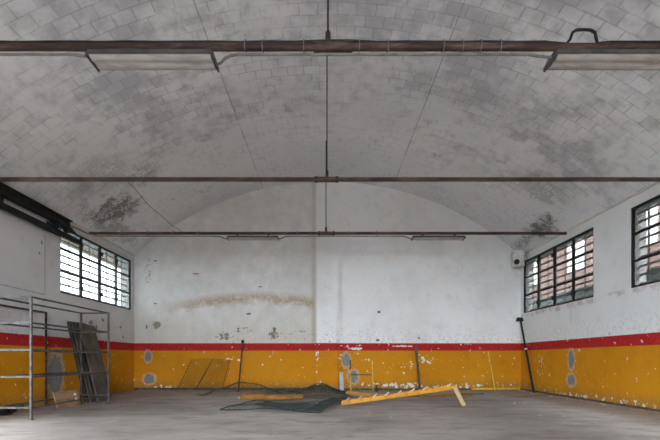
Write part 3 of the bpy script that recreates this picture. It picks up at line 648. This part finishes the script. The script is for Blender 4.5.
# doubled over strip: dense, L shaped
A2, B2, C2, D2 = Vector((-1.72, 10.15, 0)), Vector((-0.15, 9.22, 0)), Vector((0.02, 10.35, 0)), Vector((-1.62, 11.35, 0))
f2 = lambda u, v: (lambda p: Vector((p.x, p.y, wr(p.x, p.y) + 0.025)))(A2.lerp(B2, u).lerp(D2.lerp(C2, u), v))
grid_sheet(m, f2, 26, 22, 0.0068, 14, 14, 3)
A3, B3, C3, D3 = Vector((-0.45, 9.4, 0)), Vector((-0.12, 9.3, 0)), Vector((0.62, 12.2, 0)), Vector((0.15, 12.2, 0))
f3 = lambda u, v: (lambda p: Vector((p.x, p.y, wr(p.x, p.y) + 0.03)))(A3.lerp(B3, u).lerp(D3.lerp(C3, u), v))
grid_sheet(m, f3, 9, 42, 0.0065, 8, 20, 3)
# back edge: two humps where the roll springs up
def hump(u, v):
    x = -4.0 + 4.7 * u; y = 13.0 + 0.9 * v + 0.2 * math.sin(2.2 * x)
    h = bump(x, -2.6, 1.45, 0.37) + bump(x, -0.22, 0.95, 0.30) + 0.05
    return Vector((x, y, 0.02 + h * math.sin(math.pi * min(1, 0.25 + 0.75 * v)) + 0.02 * math.sin(9 * x + 4 * v)))
grid_sheet(m, hump, 40, 6, 0.0028, 60, 10, 3)
m.tube([hump(k / 60, 0.34) + Vector((0, -.01, .012)) for k in range(61)], 0.012, 5)
m.tube([hump(k / 60, 0.42) + Vector((0, 0, .008)) for k in range(61)], 0.008, 5)
def hump2(u, v):
    x = -1.25 + 2.0 * u; y = 12.95 + 0.85 * v
    return Vector((x, y, 0.03 + (bump(x, -0.22, 1.0, 0.26) + 0.12) * math.sin(math.pi * v) + 0.03 * math.sin(7 * x + 5 * v)))
grid_sheet(m, hump2, 30, 14, 0.0055, 24, 14, 3)
# the strip that joins floor sheet and humps
jn = lambda u, v: (lambda a, b: a.lerp(b, v) + Vector((0, 0, 0.10 * math.sin(math.pi * v) * (0.5 + 0.5 * math.sin(6 * u)) + 0.02)))(flat(u, 1.0) + Vector((0, 0, 0.14)), hump(0.47 + 0.5 * u, 0.0) + Vector((0, 0, 0.10)))
grid_sheet(m, jn, 36, 13, 0.0055, 22, 8, 3)
m.tube([flat(0, k / 16) + Vector((0, 0, .01)) for k in range(17)], 0.012, 5)
m.tube([flat(k / 16, 0) + Vector((0, 0, .01)) for k in range(17)], 0.010, 5)
tag(m.build('wire_netting', m_net), 'tangle of dark green wire netting spread and humped over the floor before the pier', 'netting')

# fallen flakes of paint and plaster at the foot of the walls
m = MB()
for k in range(320):
    w = random.random()
    if w < 0.5: x, y = random.uniform(XL + .2, XR - .2), YB - 0.10 - abs(random.gauss(0, 0.22))
    elif w < 0.85: x, y = XR - 0.08 - abs(random.gauss(0, 0.18)), random.uniform(8, 16)
    else: x, y = random.uniform(-5, 7), random.uniform(7.5, 15.5)
    if x > 5.4 and y > 16.0: continue
    if -3.5 < x < 0.7 and 9 < y < 14.2: continue
    s = random.uniform(0.012, 0.045)
    m.box((x, y, s * 0.2 + .001), (s * random.uniform(.7, 1.6), s, s * 0.4), Matrix.Rotation(random.uniform(0, 3.1), 3, 'Z'))
tag(m.build('plaster_flakes', m_flake), 'loose flakes of paint and plaster scattered along the foot of the walls', 'debris', None, 'stuff')

# ------------------------------------------------------------------ outside
structure(MB().box((0, 6, -0.3), (120, 120, 0.2)).build('ground', m_pave))
t = thing('neighbouring_building', (13.6, 16, 0), 'pink brick building seen through the windows of the right wall', 'building')
MB().box((16.0, 14, 5.5), (5, 44, 11.5)).build('brick_wall', m_brickpink, t)
for y in (12.6, 17.8, 22.6, 27.4):
    f = MB().box((13.47, y, 7.2), (0.08, 1.5, 2.5)).build('window_casing', m_white, t)
t = thing('lean_to_shed', (9.9, 10, 0), 'blue-grey lean-to roof just outside the right windows', 'shed')
MB().bar((9.1, 11.5, 3.72), (11.1, 11.5, 3.9), 16.6, 0.06).build('shed_roof', m_shed, t)
MB().box((10.1, 11.5, 1.75), (1.8, 16.4, 3.9)).build('shed_wall', m_shed, t)
t = thing('far_building', (-24, 20, 0), 'pale building seen dimly through the windows of the left wall', 'building')
MB().box((-27, 34, 3.0), (8, 14, 6.4)).build('building_wall', m_cream, t)
MB().box((XL - TH - 0.55, 8, 5.12), (1.1, 21, 0.06)).build('trim_3', m_eave)['kind'] = 'structure'

# ------------------------------------------------------------------ light and camera
w = bpy.data.worlds.new('overcast'); S.world = w; w.use_nodes = True
nt = w.node_tree; bg = nt.nodes['Background']
tc = nt.nodes.new('ShaderNodeTexCoord'); sp = nt.nodes.new('ShaderNodeSeparateXYZ'); cr = nt.nodes.new('ShaderNodeValToRGB')
nt.links.new(tc.outputs['Generated'], sp.inputs[0]); nt.links.new(sp.outputs[2], cr.inputs[0]); nt.links.new(cr.outputs[0], bg.inputs[0])
cr.color_ramp.elements[0].color = (0.53, 0.59, 0.65, 1); cr.color_ramp.elements[1].color = (0.90, 0.95, 0.99, 1)
bg.inputs[1].default_value = 62.0
def portal(name, loc, rot, sx, sy):
    l = bpy.data.lights.new(name, 'AREA'); l.shape = 'RECTANGLE'; l.size, l.size_y = sx, sy; l.cycles.is_portal = True
    o = bpy.data.objects.new(name, l); o.location = loc; o.rotation_euler = rot; COL.objects.link(o)
for (a, b, c, d) in LW + [LDOOR]: portal('sky_portal', (XL - TH, (a + b) / 2, (c + d) / 2), (0, -math.pi / 2, 0), d - c, b - a)
for (a, b, c, d) in RW: portal('sky_portal', (XR + TH, (a + b) / 2, (c + d) / 2), (0, math.pi / 2, 0), d - c, b - a)
portal('sky_portal', (0, YF - TH, 2.1), (math.pi / 2, 0, 0), 5.2, 4.2)

cam = bpy.data.cameras.new('camera'); co = bpy.data.objects.new('camera', cam); COL.objects.link(co)
cam.sensor_fit = 'HORIZONTAL'; cam.sensor_width = 36.0; cam.lens = F * 36.0 / 660.0
cam.shift_x = (330 - CX) / 660.0; cam.shift_y = (CY - 220) / 660.0
co.location = (0, 0, EYE); co.rotation_euler = (math.pi / 2, 0, 0); cam.clip_end = 300
S.camera = co
S.view_settings.view_transform = 'Standard'; S.view_settings.look = 'None'; S.view_settings.gamma = 1.0
S.view_settings.exposure = 0.1; S.view_settings.use_curve_mapping = False
c = S.cycles
c.use_denoising = True; c.max_bounces = 10; c.diffuse_bounces = 7; c.glossy_bounces = 3; c.transmission_bounces = 4; c.transparent_max_bounces = 12
c.sample_clamp_indirect = 6.0; c.caustics_reflective = False; c.caustics_refractive = False
